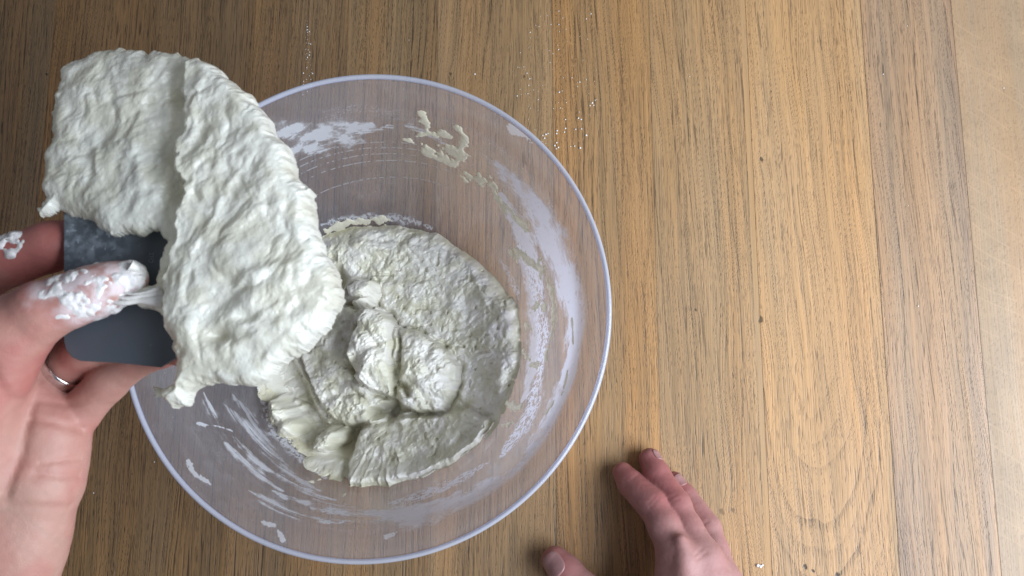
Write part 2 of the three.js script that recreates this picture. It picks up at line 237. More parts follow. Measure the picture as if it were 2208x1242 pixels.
{
  const TW = 2048, THt = 640;
  const alpha = tex(TW, THt, (tx, ty, c) => {
    const th = (tx / TW) * 2 * Math.PI - Math.PI, s = ty / THt * SMAX, x = th * RR, wob = 0.0022 * sg(fbm2(x * 220, s * 220, 3));
    const cx = Math.cos(th) * RR, cz = Math.sin(th) * RR, grain = n3(cx * 2600, cz * 2600, s * 2600), streak = fbm3(cx * 45, cz * 45, s * 900, 3), cells = n3(cx * 620, cz * 620, s * 620), blot = fbm3(cx * 150, cz * 150, s * 190, 4);
    let crumb = 0, a = 0.05 + 0.06 * sstep(0.15, 0.185, s) + 0.05 * sstep(-0.2, 0.8, Math.cos(th - 0.5)) * sstep(0.07, 0.12, s) + 0.06 * sstep(0.5, 0.75, blot) + 0.05 * sstep(0.62, 0.8, streak);
    a += 0.55 * sstep(0.93, 0.98, grain) * (0.4 + blot);
    for (const st of filmStrokes) {
      const [d, w] = strokeAt(st, th, s); if (d > st.w * 2) continue;
      const wide = st.w * (0.3 + 0.7 * sstep(0, 0.32, Math.min(w, 1 - w) + 0.03)), m = sstep(1.3, 0.25, (d + wob) / wide + 1.1 * (0.5 - blot) + 0.8 * (0.5 - fbm3(cx * 42, cz * 42, s * 60, 2))) * sstep(-0.05, 0.1, Math.min(w, 1 - w) + 0.08);
      let k = m;
      if (st.kind === 0) k = m * (0.25 + 1.1 * sstep(0.38, 0.65, blot)) * (0.6 + 0.8 * grain);
      if (st.kind === 1) k = m * (0.25 + 2.2 * sstep(0.62, 0.9, grain));
      if (st.kind === 2) k = m * sstep(0.36, 0.62, streak * 0.7 + blot * 0.3 + 0.12 * (grain - 0.5)) * 1.15;
      if (st.kind === 3) k = 1.35 * Math.sqrt(m) * (0.7 + 0.4 * sstep(0.3, 0.6, blot)) * (0.72 + 0.5 * streak) * (0.72 + 0.28 * sstep(0.25, 0.45, 0.6 * cells + 0.4 * n3(cx * 1300, cz * 1300, s * 1300))) - 0.45 * sstep(0.60, 0.75, streak);
      if (st.kind === 4) k = m * (0.22 + 0.85 * sstep(0.40, 0.54, 0.62 * cells + 0.38 * n3(cx * 1300, cz * 1300, s * 1300)));
      if (st.kind === 5) k = sstep(0.95, 0.55, d / st.w + 3.2 * (0.5 - blot) + 1.0 * (0.5 - n3(cx * 1100, cz * 1100, s * 1100)));
      if (st.kind === 5) crumb = Math.max(crumb, clamp(k) * st.dens);
      a = Math.max(a, a * 0.4 + clamp(k) * st.dens);
    }
    for (const [ta, sa] of arcs) { const dt = Math.abs(th - ta - 0.45); if (dt < 0.75) a = Math.max(a, 0.55 * sstep(0.0006, 0.0002, Math.abs(s - sa - 0.004 * (dt - 0.45) + 0.0004 * sg(n2(th * 9, 3)))) * sstep(0.75, 0.4, dt) * sstep(0.3, 0.6, n2(x * 900, sa * 1e4))); }
    a = lerp(a, Math.min(a, 0.15 + 0.4 * sstep(0.93, 0.98, grain)), sstep(0.1890, 0.1925, s + 0.002 * sg(n2(x * 60, 5.5)))); a = Math.max(a, crumb);   // the flared shoulder stayed nearly clean
    c[0] = c[1] = c[2] = clamp(a, 0, 0.97);
  });
  const pos = [], uv = [], idx = [], NT = 260, NS = 110;
  for (let j = 0; j <= NS; j++) for (let i = 0; i <= NT; i++) { const th = i / NT * 2 * Math.PI - Math.PI, s = lerp(0.001, SMAX - 0.001, j / NS); pos.push(...bowlPoint(th, s, 0.00035)); uv.push(i / NT, s / SMAX); }
  for (let j = 0; j < NS; j++) for (let i = 0; i < NT; i++) { const a = i + j * (NT + 1), b = a + NT + 1; idx.push(a, b, a + 1, a + 1, b, b + 1); }
  const mat = new THREE.MeshPhysicalMaterial({ color: new THREE.Color().setRGB(0.95, 0.975, 1.0), roughness: 1, transmission: 0.7, thickness: 0, transparent: true, alphaMap: alpha, side: THREE.DoubleSide, specularIntensity: 0.3 });
  tag(obj('flour_film', geom(pos, idx, uv), mat), 'thin white film of flour clinging to the inside of the clear bowl', 'flour', null, 'stuff');
}
// ---------------------------------------------------------------- dough material
const doughBump = tex(512, 512, (x, y, c) => { const u = x / 512 * 40, v = y / 512 * 40; const w = (a, b) => h2((a % 80 + 80) % 80, (b % 80 + 80) % 80); void w; c[0] = c[1] = c[2] = clamp(0.55 + 0.35 * sg(fbm2(u * 1.0, v * 1.0, 4)) - 0.5 * sstep(0.8, 0.95, n2(u * 2.1 + 7, v * 2.1))); });
doughBump.repeat.set(26, 26);
const doughMat = (r, g, b, rough) => new THREE.MeshPhysicalMaterial({ color: new THREE.Color().setRGB(r, g, b), roughness: rough, bumpMap: doughBump, bumpScale: 0.00020, vertexColors: true, clearcoat: 0.4, clearcoatRoughness: 0.30, specularIntensity: 0.8 });
const thinDough = doughMat(0.96, 0.93, 0.80, 1); thinDough.transmission = 0.5;
const DOUGH = doughMat(0.77, 0.745, 0.65, 0.38), SLAB = doughMat(0.86, 0.855, 0.775, 0.40); SLAB.transmission = 0.36; DOUGH.transmission = 0.06;;
// lumpy, pulled dough relief: about -1..1
function puff(x, z, f, stretchX, stretchZ, o) {
  const wx = 0.5 * sg(fbm2(x * f * 0.7 + o, z * f * 0.7, 3)), wz = 0.5 * sg(fbm2(x * f * 0.7 + 31 + o, z * f * 0.7 + 7, 3));
  let u = x * f * stretchX + wx, v = z * f * stretchZ + wz, a = 1, h = 0;
  for (let k = 0; k < 5; k++) { const n = sg(n2(u + o + 13 * k, v + 7 * k)); h += a * (k === 1 ? 1.5 * Math.abs(n) - 0.5 : n); a *= 0.46; const t = u * 1.6 - v * 1.1; v = u * 1.1 + v * 1.6; u = t; }
  return 0.6 * h;
}
{
  // dough smears: raised patches on the bowl's wall
  const sm = [
    [[[908, 245], [922, 265], [920, 285]], 2.2, 0.35], [[[925, 330], [965, 315], [1000, 330]], 4.2, 0.9], [[[990, 275], [1003, 295], [995, 318]], 1.7, 0.7], [[[880, 300], [920, 285], [960, 290]], 2.6, 0.6], [[[940, 335], [975, 350], [1010, 335]], 3.2, 0.8],
    [[[1005, 380], [1035, 385], [1060, 395]], 3.6, 1.6], [[[1060, 395], [1075, 430], [1095, 460]], 2.4, 1.0], [[[1110, 470], [1135, 490]], 2.8, 1.1], [[[1090, 440], [1115, 470], [1140, 482]], 2, 0.8],
    [[[1110, 545], [1150, 560], [1175, 590]], 4.2, 1.8], [[[1175, 590], [1195, 640], [1198, 690]], 3.0, 1.6], [[[1195, 680], [1190, 730], [1180, 770]], 2.4, 1.2], [[[1150, 665], [1165, 655], [1180, 665]], 2.6, 1.2], [[[1135, 700], [1150, 710]], 2.2, 1.0],
    [[[1130, 760], [1150, 785], [1160, 790]], 1.8, 0.9], [[[1090, 870], [1125, 880]], 2.0, 1.0], [[[1085, 918], [1110, 910]], 1.4, 0.8], [[[1235, 690], [1238, 740]], 1.0, 0.5], [[[1225, 800], [1215, 850]], 1.3, 0.6], [[[1195, 870], [1180, 890]], 1.3, 0.6], [[[1120, 730], [1112, 690]], 2, 1.0],
    [[[575, 850], [600, 900], [640, 950], [690, 1000]], 4.5, 0.8], [[[590, 640], [565, 720], [560, 790]], 5, 0.8], [[[700, 500], [770, 478], [840, 474]], 2.2, 0.7], [[[690, 1035], [670, 1040]], 2, 1.2],
  ].map(([p, w, t]) => { const s = bowlStroke(p, w, 1); s.t = t * 0.0007; return s; });
  const NT = 1500, NS = 420, pos = [], idx = [], uv = [], col = [], id = new Int32Array((NT + 1) * (NS + 1)).fill(-1), T = new Float32Array((NT + 1) * (NS + 1));
  for (let j = 0; j <= NS; j++) for (let i = 0; i <= NT; i++) {
    const th = i / NT * 2 * Math.PI - Math.PI, s = lerp(0.03, SMAX - 0.008, j / NS), x = th * RR; let t = -0.0004;
    const wob = sg(fbm2(x * 190, s * 190, 4)), wob2 = sg(n2(x * 900, s * 900));
    for (const st of sm) { const [d] = strokeAt(st, th, s); if (d > st.w * 2.2) continue; const k = 0.85 - d / st.w + 1.7 * wob + 0.45 * sg(n2(x * 420, s * 420)); t = Math.max(t, st.t * (k > 0 ? Math.sqrt(k) : k) * (0.94 + 0.12 * wob2)); }
    T[i + j * (NT + 1)] = t;
  }
  const vert = (i, j) => { const at = i + j * (NT + 1); if (id[at] < 0) { const th = i / NT * 2 * Math.PI - Math.PI, s = lerp(0.03, SMAX - 0.008, j / NS), t = T[at]; id[at] = pos.length / 3; pos.push(...bowlPoint(th, s, t > 0 ? t + 0.0005 : 0.0002)); uv.push(th * RR, s); const k = 0.9 + 0.1 * n2(i * 0.1, j * 0.1); col.push(0.99 * k, 0.98 * k, 0.90 * k); } return id[at]; };
  for (let j = 0; j < NS; j++) for (let i = 0; i < NT; i++) {
    const q = [T[i + j * (NT + 1)], T[i + 1 + j * (NT + 1)], T[i + (j + 1) * (NT + 1)], T[i + 1 + (j + 1) * (NT + 1)]]; if (Math.max(...q) <= 0) continue;
    const a = vert(i, j), b = vert(i + 1, j), c = vert(i, j + 1), d = vert(i + 1, j + 1); idx.push(a, c, b, b, c, d);
  }
  tag(obj('dough_smears', geom(pos, idx, uv, col), thinDough), 'thin cream dough smears stuck along the inner wall of the bowl', 'dough smear', null, 'stuff');
}
// ---------------------------------------------------------------- the dough in the bowl
{
  const h = 0.026, poly = (l, hh = h) => xz(l, hh);
  const main = poly([[640, 540], [700, 500], [760, 480], [850, 476], [935, 496], [1005, 540], [1060, 590], [1100, 640], [1114, 662], [1120, 700], [1124, 740], [1122, 790], [1108, 845], [1088, 900], [1048, 962], [1000, 1000], [930, 1035], [860, 1044], [800, 1048], [755, 1036], [725, 1024], [690, 1005], [650, 955], [600, 905], [575, 850], [562, 780], [560, 690], [590, 600]]);
  const parts = [
    // outline, rise, edge softness (m), seed
    [poly([[645, 770], [655, 735], [690, 700], [735, 655], [800, 640], [850, 700], [850, 850], [830, 905], [760, 918], [715, 905], [690, 870], [665, 820]], 0.034), 0.0115, 0.0018, 1],
    [poly([[768, 690], [790, 662], [830, 668], [850, 700], [905, 712], [955, 748], [985, 785], [982, 830], [950, 882], [890, 890], [850, 868], [800, 842], [762, 812], [750, 765]], 0.046), 0.021, 0.0019, 2],
    [poly([[745, 620], [765, 600], [800, 602], [812, 630], [800, 655], [760, 658]], 0.036), 0.015, 0.0035, 3],
    [poly([[765, 940], [800, 905], [860, 900], [920, 895], [1000, 880], [1060, 900], [1040, 950], [990, 995], [900, 1030], [860, 1044], [810, 1046], [778, 1040], [760, 1000]], 0.03), 0.014, 0.003, 4],
    [poly([[590, 870], [615, 850], [640, 880], [660, 915], [655, 945], [620, 935], [595, 905]], 0.028), 0.015, 0.003, 5],
    [poly([[690, 940], [715, 915], [745, 925], [750, 950], [715, 975], [690, 970]], 0.03), 0.013, 0.003, 6],
    [poly([[675, 985], [720, 975], [760, 985], [765, 1030], [735, 1030], [690, 1010]], 0.026), 0.006, 0.004, 7],
    [poly([[690, 520], [790, 490], [830, 540], [760, 580], [700, 600], [660, 570]], 0.03), 0.006, 0.008, 8],
    [poly([[1020, 600], [1090, 640], [1125, 660], [1110, 740], [1125, 780], [1080, 860], [1020, 760]], 0.034), 0.006, 0.012, 9],
  ];
  const lows = [[poly([[580, 780], [630, 750], [650, 800], [690, 880], [710, 915], [690, 930], [650, 880], [600, 860]], 0.02), -0.009, 0.003], [poly([[745, 935], [775, 905], [780, 935], [765, 985], [740, 980], [735, 955]], 0.02), -0.010, 0.003], [poly([[800, 882], [850, 874], [880, 886], [850, 893], [800, 896]], 0.03), -0.016, 0.0022], [poly([[690, 600], [735, 585], [750, 605], [720, 640], [695, 640]], 0.02), -0.012, 0.005]];
  const blobs = [[800, 690, 42, 16], [785, 745, 42, 17], [815, 790, 48, 21], [862, 735, 40, 17], [908, 742, 42, 19], [945, 782, 42, 18], [940, 832, 40, 16], [882, 862, 42, 16], [902, 800, 50, 22], [835, 712, 36, 19], [790, 825, 30, 11], [865, 888, 24, 10], [760, 772, 26, 11],
    [775, 628, 34, 12], [795, 610, 24, 9], [620, 885, 32, 13], [640, 918, 28, 12], [605, 862, 20, 9], [722, 942, 28, 12], [700, 955, 22, 9], [690, 850, 40, 8], [730, 780, 45, 7], [705, 730, 34, 7], [760, 890, 38, 9], [720, 880, 30, 8]].map(([px, py, pr, mm]) => { const p = P(px, py, 0.035); return [p.x, p.z, pr / 3260, (mm > 15 ? mm * 0.42 : mm * 0.8) * 0.001]; });
  const groove = poly([[858, 700], [862, 760], [855, 820], [880, 850]], 0.046), strings = [[[775, 1060], [790, 1010], [800, 960]], [[800, 1055], [812, 1000], [825, 950]], [[862, 1056], [852, 1010], [838, 960]], [[835, 1040], [838, 1000], [835, 950]], [[880, 1030], [870, 990], [850, 940]]].map((l) => poly(l, 0.03));
  const c0 = P(545, 460, 0.02), c1 = P(1150, 1075, 0.02), cell = 0.00045, nx = Math.round((c1.x - c0.x) / cell), nz = Math.round((c1.z - c0.z) / cell), pos = [], uv = [], col = [], idx = [], H = new Float32Array((nx + 1) * (nz + 1)), OK = new Uint8Array((nx + 1) * (nz + 1));
  for (let j = 0; j <= nz; j++) for (let i = 0; i <= nx; i++) {
    const x = c0.x + i * cell, z = c0.z + j * cell, wx = x + 0.0019 * sg(fbm2(x * 110, z * 110, 3)), wz = z + 0.0019 * sg(fbm2(x * 110 + 40, z * 110, 3)), sx = x + 0.0016 * sg(fbm2(x * 90, z * 90, 3)), sz = z + 0.0016 * sg(fbm2(x * 90 + 40, z * 90, 3)), r = Math.hypot(x - BX, z - BZ), by = bowlY(r);
    const dm = polySD(main, sx, sz); let y = by - 0.002;
    if (dm < 0.004) {
      const lift = lerp(0.017, 0.0055, sstep(0.012, 0.034, by));
      y = by - 0.001 + (lift + 0.001) * (1 - Math.exp(-Math.max(0, -dm + 0.001) / 0.007)); y = Math.max(y, lerp(by - 0.001, 0.0225 + 0.10 * by, sstep(0.0, 0.016, -dm)));
      let big = 0, bump = 0.0031 * puff(x, z, 95, 1, 1, 3.1);
      for (const [pl, rise, soft, sd] of parts) { const d = polySD(pl, wx, wz); if (d > 0.006) continue; y -= 0.0042 * Math.exp(-(((d - 0.0012) / 0.0016) ** 2)) * (0.4 + 0.9 * n2(x * 90 + sd, z * 90)) * (sd < 8 ? 1 : 0); if (d > soft) continue; const k = sstep(soft * 0.55, -soft, d) * sstep(0.0, -0.008, dm), dome = 1 - Math.exp(-Math.max(0, -d) / 0.012); y += rise * k * (0.62 + 0.38 * dome); big = Math.max(big, k); bump += k * 0.0012 * puff(x, z, 115, 1, 1, sd * 9.7); }
      for (const [pl, rise, soft] of lows) { const d = polySD(pl, wx, wz); y += rise * sstep(soft, -soft, d); bump *= 1 - 0.2 * sstep(soft, -soft, d); }
      const [gd] = lineD(groove, wx, wz); y -= 0.0075 * Math.exp(-((gd / 0.0018) ** 2));
      for (const s of strings) { const [d, w] = lineD(s, wx, wz); y += 0.0014 * Math.exp(-((d / 0.0008) ** 2)) * sstep(1, 0.5, w) * sstep(0, 0.12, w + 0.05) * (0.4 + n2(x * 400, z * 400)) + 0.0003 * Math.exp(-((d / 0.003) ** 2)); }
      const fineN = 0.00012 * sg(n2(x * 1500, z * 1500)) + 0.0010 * puff(x, z, 250, 1.1, 0.9, 5.5);
      let mound = 0; const bw = 0.0025 * sg(fbm2(x * 150 + 3, z * 150, 3)), bv = 0.0025 * sg(fbm2(x * 150 + 63, z * 150, 3)); for (const [mx, mz, mr, mh] of blobs) { const q = Math.hypot(wx - mx + bw, wz - mz + bv) / mr; if (q < 1) { const v = mh * Math.pow(1 - q * q, 0.8); mound = mound > 0 ? -smin(-mound, -v, 0.0022) : v; } } y += mound;
      y += (bump + fineN) * sstep(0.0, -0.006, dm) - 0.0016 * sstep(0.80, 0.95, n2(x * 260 + 3, z * 260));
      y = Math.max(y, dm < -0.004 ? by + 0.0016 + 0.0008 * n2(x * 200, z * 200) : by - 0.002);
    }
    H[i + j * (nx + 1)] = y; OK[i + j * (nx + 1)] = y > by + 0.0004 ? 1 : 0;
    const tn = sstep(0.35, 0.65, fbm2(x * 110, z * 110, 4)), tone = 0.84 + 0.16 * tn, edge = sstep(-0.008, 0.0, dm);
    pos.push(x, Math.max(y, by + 0.0003), z); uv.push(x, -z); col.push(tone * (1 - 0.05 * edge), tone * (1 - 0.07 * edge), tone * (0.88 + 0.12 * tn) * (1 - 0.16 * edge));
  }
  for (let j = 0; j < nz; j++) for (let i = 0; i < nx; i++) { const a = i + j * (nx + 1); if (OK[a] || OK[a + 1] || OK[a + nx + 1] || OK[a + nx + 2]) idx.push(a, a + nx + 1, a + 1, a + 1, a + nx + 1, a + nx + 2); }
  // drop unused vertices
  const mapTo = new Int32Array(pos.length / 3).fill(-1), p2 = [], u2 = [], k2 = []; let n = 0;
  for (let i = 0; i < idx.length; i++) { const a = idx[i]; if (mapTo[a] < 0) { mapTo[a] = n++; p2.push(pos[3 * a], pos[3 * a + 1], pos[3 * a + 2]); u2.push(uv[2 * a], uv[2 * a + 1]); k2.push(col[3 * a], col[3 * a + 1], col[3 * a + 2]); } idx[i] = mapTo[a]; }
  tag(obj('bread_dough', geom(p2, idx, u2, k2), DOUGH), 'wet lumpy bread dough lying in the bottom of the clear bowl', 'dough');
}
// ---------------------------------------------------------------- the scraper
const SH = 0.232;                                        // height of the scraper's upper face
{
  const pts = [[139, 470], [137, 330], [170, 300], [350, 290], [420, 400], [430, 560], [420, 700], [395, 760], [344, 790], [250, 780], [172, 776], [155, 768], [143, 752], [139, 735]], s = new THREE.Shape();
  xz(pts, SH).forEach(([x, z], i) => i ? s.lineTo(x, -z) : s.moveTo(x, -z));
  const g = new THREE.ExtrudeGeometry(s, { depth: 0.0014, bevelEnabled: true, bevelThickness: 0.0004, bevelSize: 0.0004, bevelSegments: 3 });
  g.rotateX(-Math.PI / 2); g.translate(0, SH - 0.0018, 0);
  const a = P(100, 250, SH), b = P(460, 820, SH), W = b.x - a.x, D = b.z - a.z, up = g.attributes.position, uv = g.attributes.uv;
  for (let i = 0; i < up.count; i++) uv.setXY(i, (up.getX(i) - a.x) / W, (up.getZ(i) - a.z) / D);
  const map = tex(640, 900, (x, y, c) => {               // slate plastic with smeared flour on its upper half
    const u = x / 640, v = y / 900, py = 250 + v * 570, px = 100 + u * 360, m = sstep(620, 520, py) * sstep(330, 230, px + 0.15 * (py - 500)), f = fbm2(u * 26, v * 38, 4), sp = n2(u * 60, v * 85);
    const k = clamp(m * (0.62 * sstep(0.35, 0.8, f) + 0.75 * sstep(0.80, 0.95, sp) + 0.12) + 0.2 * sstep(0.80, 0.92, f)), t = 0.92 + 0.16 * fbm2(u * 9, v * 9, 3);
    c[0] = lerp(0.082 * t, 0.42, k * 0.75); c[1] = lerp(0.097 * t, 0.48, k * 0.75); c[2] = lerp(0.115 * t, 0.54, k * 0.75);
  }, true);
  const sc = thing('dough_scraper', 'slate grey plastic dough scraper pinched between thumb and fingers', 'dough scraper');
  obj('blade', g, new THREE.MeshStandardMaterial({ map, roughness: 0.42 }), sc);
  const font = await new FontLoader().loadAsync('fonts/droid/droid_sans_bold.typeface.json');
  const tg = new TextGeometry('OII', { font, size: 0.0023, depth: 0.00035, curveSegments: 4 }); tg.rotateX(-Math.PI / 2); tg.rotateY(Math.PI / 2);
  const q = P(331, 568, SH); tg.translate(q.x, SH, q.z); obj('lettering', tg, new THREE.MeshStandardMaterial({ color: new THREE.Color().setRGB(0.16, 0.19, 0.22), roughness: 0.5 }), sc);
}
// ---------------------------------------------------------------- the slab of dough on the scraper
{
  const h = 0.240, out = xz([[135, 150], [152, 138], [200, 112], [250, 103], [300, 108], [316, 122], [330, 108], [380, 110], [420, 130], [460, 152], [500, 185], [540, 225], [580, 275], [605, 320], [625, 360], [637, 400], [662, 420], [668, 450], [672, 500], [685, 550], [712, 590], [717, 640], [705, 665], [690, 695], [668, 720], [645, 742], [610, 765], [585, 790], [560, 812], [535, 822], [505, 815], [480, 812], [455, 817], [428, 828], [408, 848], [402, 865], [372, 878], [350, 866], [328, 848], [322, 828], [345, 835], [378, 832], [398, 800], [396, 770], [385, 750], [372, 715], [350, 690], [335, 668], [300, 662], [275, 648], [300, 632], [345, 612], [358, 560], [366, 520], [345, 500], [300, 505], [250, 508], [228, 500], [205, 480], [180, 470], [150, 465], [130, 455], [92, 470], [92, 452], [105, 430], [105, 400], [108, 350], [118, 310], [120, 250], [130, 200]], h);
  const fold = xz([[400, 120], [390, 200], [392, 280], [378, 330], [386, 380], [400, 425], [384, 470], [374, 520], [350, 600]], h + 0.008);
  const ridges = [[[470, 300], [440, 380], [400, 470], [380, 560]], [[560, 330], [500, 420], [460, 500]], [[640, 440], [560, 460], [500, 510]], [[650, 560], [560, 590], [480, 640]], [[700, 620], [600, 660], [520, 710]], [[640, 730], [540, 740], [450, 760]], [[300, 250], [290, 330], [310, 400]], [[200, 300], [220, 380], [180, 440]], [[350, 130], [352, 220], [356, 300]], [[450, 170], [430, 240], [425, 320]]].map((l) => xz(l, h + 0.006));
  const hole = [P(490, 728, h), P(555, 690, h)];
  const c0 = P(80, 90, h), c1 = P(735, 895, h), cell = 0.00045, nx = Math.round((c1.x - c0.x) / cell), nz = Math.round((c1.z - c0.z) / cell), N = (nx + 1) * (nz + 1), T = new Float32Array(N), pos = [], idx = [], uv = [], col = [], top = new Int32Array(N).fill(-1), bot = new Int32Array(N).fill(-1);
  const mid = P(400, 480, h), yTop = new Float32Array(N), yBot = new Float32Array(N);
  const foldX = (z) => { let best = 0; for (let i = 0; i + 1 < fold.length; i++) if (z >= fold[i][1] && z <= fold[i + 1][1]) return lerp(fold[i][0], fold[i + 1][0], (z - fold[i][1]) / (fold[i + 1][1] - fold[i][1])); best = z < fold[0][1] ? fold[0][0] : fold[fold.length - 1][0]; return best; };
  for (let j = 0; j <= nz; j++) for (let i = 0; i <= nx; i++) {
    const x = c0.x + i * cell, z = c0.z + j * cell, at = i + j * (nx + 1), wx = x + 0.0024 * sg(fbm2(x * 190, z * 190, 4)), wz = z + 0.0024 * sg(fbm2(x * 190 + 40, z * 190, 4)), d = polySD(out, wx, wz) - 0.0003 - 0.0022 * sstep(-0.01, 0.03, x - mid.x);
    T[at] = d; if (d > 0.002) continue;
    const e = Math.max(0, -d), round = Math.sqrt(clamp(1 - (1 - clamp(e / (0.005 + 0.004 * n2(x * 60, z * 60)))) ** 2)), fx = wx - foldX(z);
    const right = sstep(-0.0012, 0.0032, fx), gully = sstep(-0.02, -0.003, fx) * (1 - right) * sstep(-0.085, -0.05, z - mid.z + 0.03) ;
    const lowEnd = sstep(0.045, 0.075, z - mid.z);                                    // thinner hanging tail
    let y = h + 0.001 + round * (lerp(0.0075, 0.0135, right) - 0.004 * gully - 0.003 * lowEnd);
    const rx = (x - mid.x) / 0.065, rz = (z - mid.z) / 0.08; const sag = 0.010 * Math.max(0, rx - 0.15) ** 2 + 0.008 * Math.max(0, -rz - 0.35) ** 1.5 + 0.006 * Math.max(0, rz - 0.3); y -= sag;
    y -= 0.0045 * Math.exp(-(((x - mid.x + 0.052) / 0.012) ** 2 + ((z - mid.z) / 0.02) ** 2));
    const st = right > 0.5 ? [1.25, 0.8] : [1.15, 0.85], b1 = puff(x * 0.94 + z * 0.34, z * 0.94 - x * 0.34, 66, ...st, 12.3), b2 = puff(x, z, 170, 1.1, 0.85, 4.4), b3 = sg(n2(x * 1500, z * 1500));
    let rg = 0; for (const l of ridges) { const [q, w] = lineD(l, wx, wz); rg += 0.0026 * Math.exp(-((q / 0.0022) ** 2)) * sstep(0, 0.2, Math.min(w, 1 - w) + 0.04) - 0.0015 * Math.exp(-(((q - 0.004) / 0.0025) ** 2)); }
    y += (0.0027 * b1 + 0.0022 * sg(fbm2(x * 52 + 3, z * 46, 3)) + 0.00035 * b2 + 0.00004 * b3 + 0.22 * rg) * sstep(0.0, 0.012, e);
    for (const q of hole) y -= 0.0045 * Math.exp(-(((x - q.x) / 0.005) ** 2 + ((z - q.z) / 0.0026) ** 2));
    yTop[at] = y; yBot[at] = Math.min(y - 0.0006, h - 0.0015 - 0.004 * round * sstep(-0.03, 0.03, x - mid.x) - sag + 0.0012 * b2);
    if (d <= 0) void 0;
  }
  const v = (at, isTop) => { const A = isTop ? top : bot; if (A[at] < 0) { const i = at % (nx + 1), j = (at - i) / (nx + 1), x = c0.x + i * cell, z = c0.z + j * cell; A[at] = pos.length / 3; pos.push(x, T[at] > 0 ? (yTop[at] + yBot[at]) / 2 : isTop ? yTop[at] : yBot[at], z); uv.push(x, -z); const k = sstep(0.35, 0.65, fbm2(x * 110 + 5, z * 110, 4)); col.push(lerp(0.85, 1, k), lerp(0.835, 1, k), lerp(0.78, 1.0, k)); } return A[at]; };
  const on = (at) => T[at] <= 0; 
  for (let j = 0; j < nz; j++) for (let i = 0; i < nx; i++) {
    const a = i + j * (nx + 1), b = a + 1, c = a + nx + 1, d = c + 1; if (!(on(a) && on(b) && on(c) && on(d))) continue;
    idx.push(v(a, 1), v(c, 1), v(b, 1), v(b, 1), v(c, 1), v(d, 1), v(a, 0), v(b, 0), v(c, 0), v(b, 0), v(d, 0), v(c, 0));
    const side = (p, q, inside) => { if (!inside) idx.push(v(p, 1), v(q, 0), v(p, 0), v(p, 1), v(q, 1), v(q, 0)); };
    const cellOn = (ii, jj) => { const e = ii + jj * (nx + 1); return ii >= 0 && jj >= 0 && ii < nx && jj < nz && on(e) && on(e + 1) && on(e + nx + 1) && on(e + nx + 2); };
    side(a, b, cellOn(i, j - 1)); side(d, c, cellOn(i, j + 1)); side(c, a, cellOn(i - 1, j)); side(b, d, cellOn(i + 1, j));
  }
  tag(obj('dough_slab', geom(pos, idx, uv, col), SLAB), 'thick sticky slab of dough folded over the scraper held above the bowl', 'dough');
}
// ---------------------------------------------------------------- hands
const skinBump = tex(1024, 1024, (x, y, c) => { const u = x / 1024 * 90, v = y / 1024 * 90, q = Math.abs(sg(n2(u * 1.4 + 0.6 * n2(v, u), v * 1.1))); c[0] = c[1] = c[2] = clamp(0.5 + 0.5 * sstep(0.0, 0.35, q) * 0.6 + 0.25 * sg(n2(u * 4, v * 4)) - 0.2); });
skinBump.repeat.set(16, 16);
const SKIN = new THREE.MeshPhysicalMaterial({ color: 0xffffff, vertexColors: true, roughness: 0.52, bumpMap: skinBump, bumpScale: 0.00010, sheen: 0.25, sheenRoughness: 0.5, sheenColor: new THREE.Color().setRGB(1, 0.6, 0.5), specularIntensity: 0.8 });
const NAIL = new THREE.MeshPhysicalMaterial({ color: new THREE.Color().setRGB(0.36, 0.190, 0.180), roughness: 0.4, clearcoat: 0.2, clearcoatRoughness: 0.25 });
const J = (px, py, h, r) => { const p = P(px, py, h); return [p.x, p.y, p.z, r]; };
function handField(chains, k1, k2, creases) {            // chains of joints; fingers join the palm with k2, links of a chain with k1
  return (x, y, z) => {
    let d = 1e9;
    for (const ch of chains) { if (!ch.palm) continue; let c = 1e9; for (let i = 0; i + 1 < ch.length; i++) c = smin(c, capsule(x, y, z, ch[i], ch[i + 1]), k1); d = smin(d, c, ch.k ?? k2); }
    const palm = d;
    for (const ch of chains) { if (ch.palm) continue; let c = 1e9; for (let i = 0; i + 1 < ch.length; i++) c = smin(c, capsule(x, y, z, ch[i], ch[i + 1]), k1); d = smin(d, smin(palm, c, ch.k ?? k2), 0.0010); }
    if (d < 0.008) {
      for (const [l, deep, wide, ylo] of creases) { const [q] = lineD(l, x, z); if (q < wide * 3 && y > ylo) d += deep * Math.exp(-((q / wide) ** 2)); }
      d += 0.00022 * sg(fbm3(x * 130, y * 130, z * 130, 2)) + 0.0001 * sg(n3(x * 900, y * 900, z * 900));
    }
    return d;
  };
}
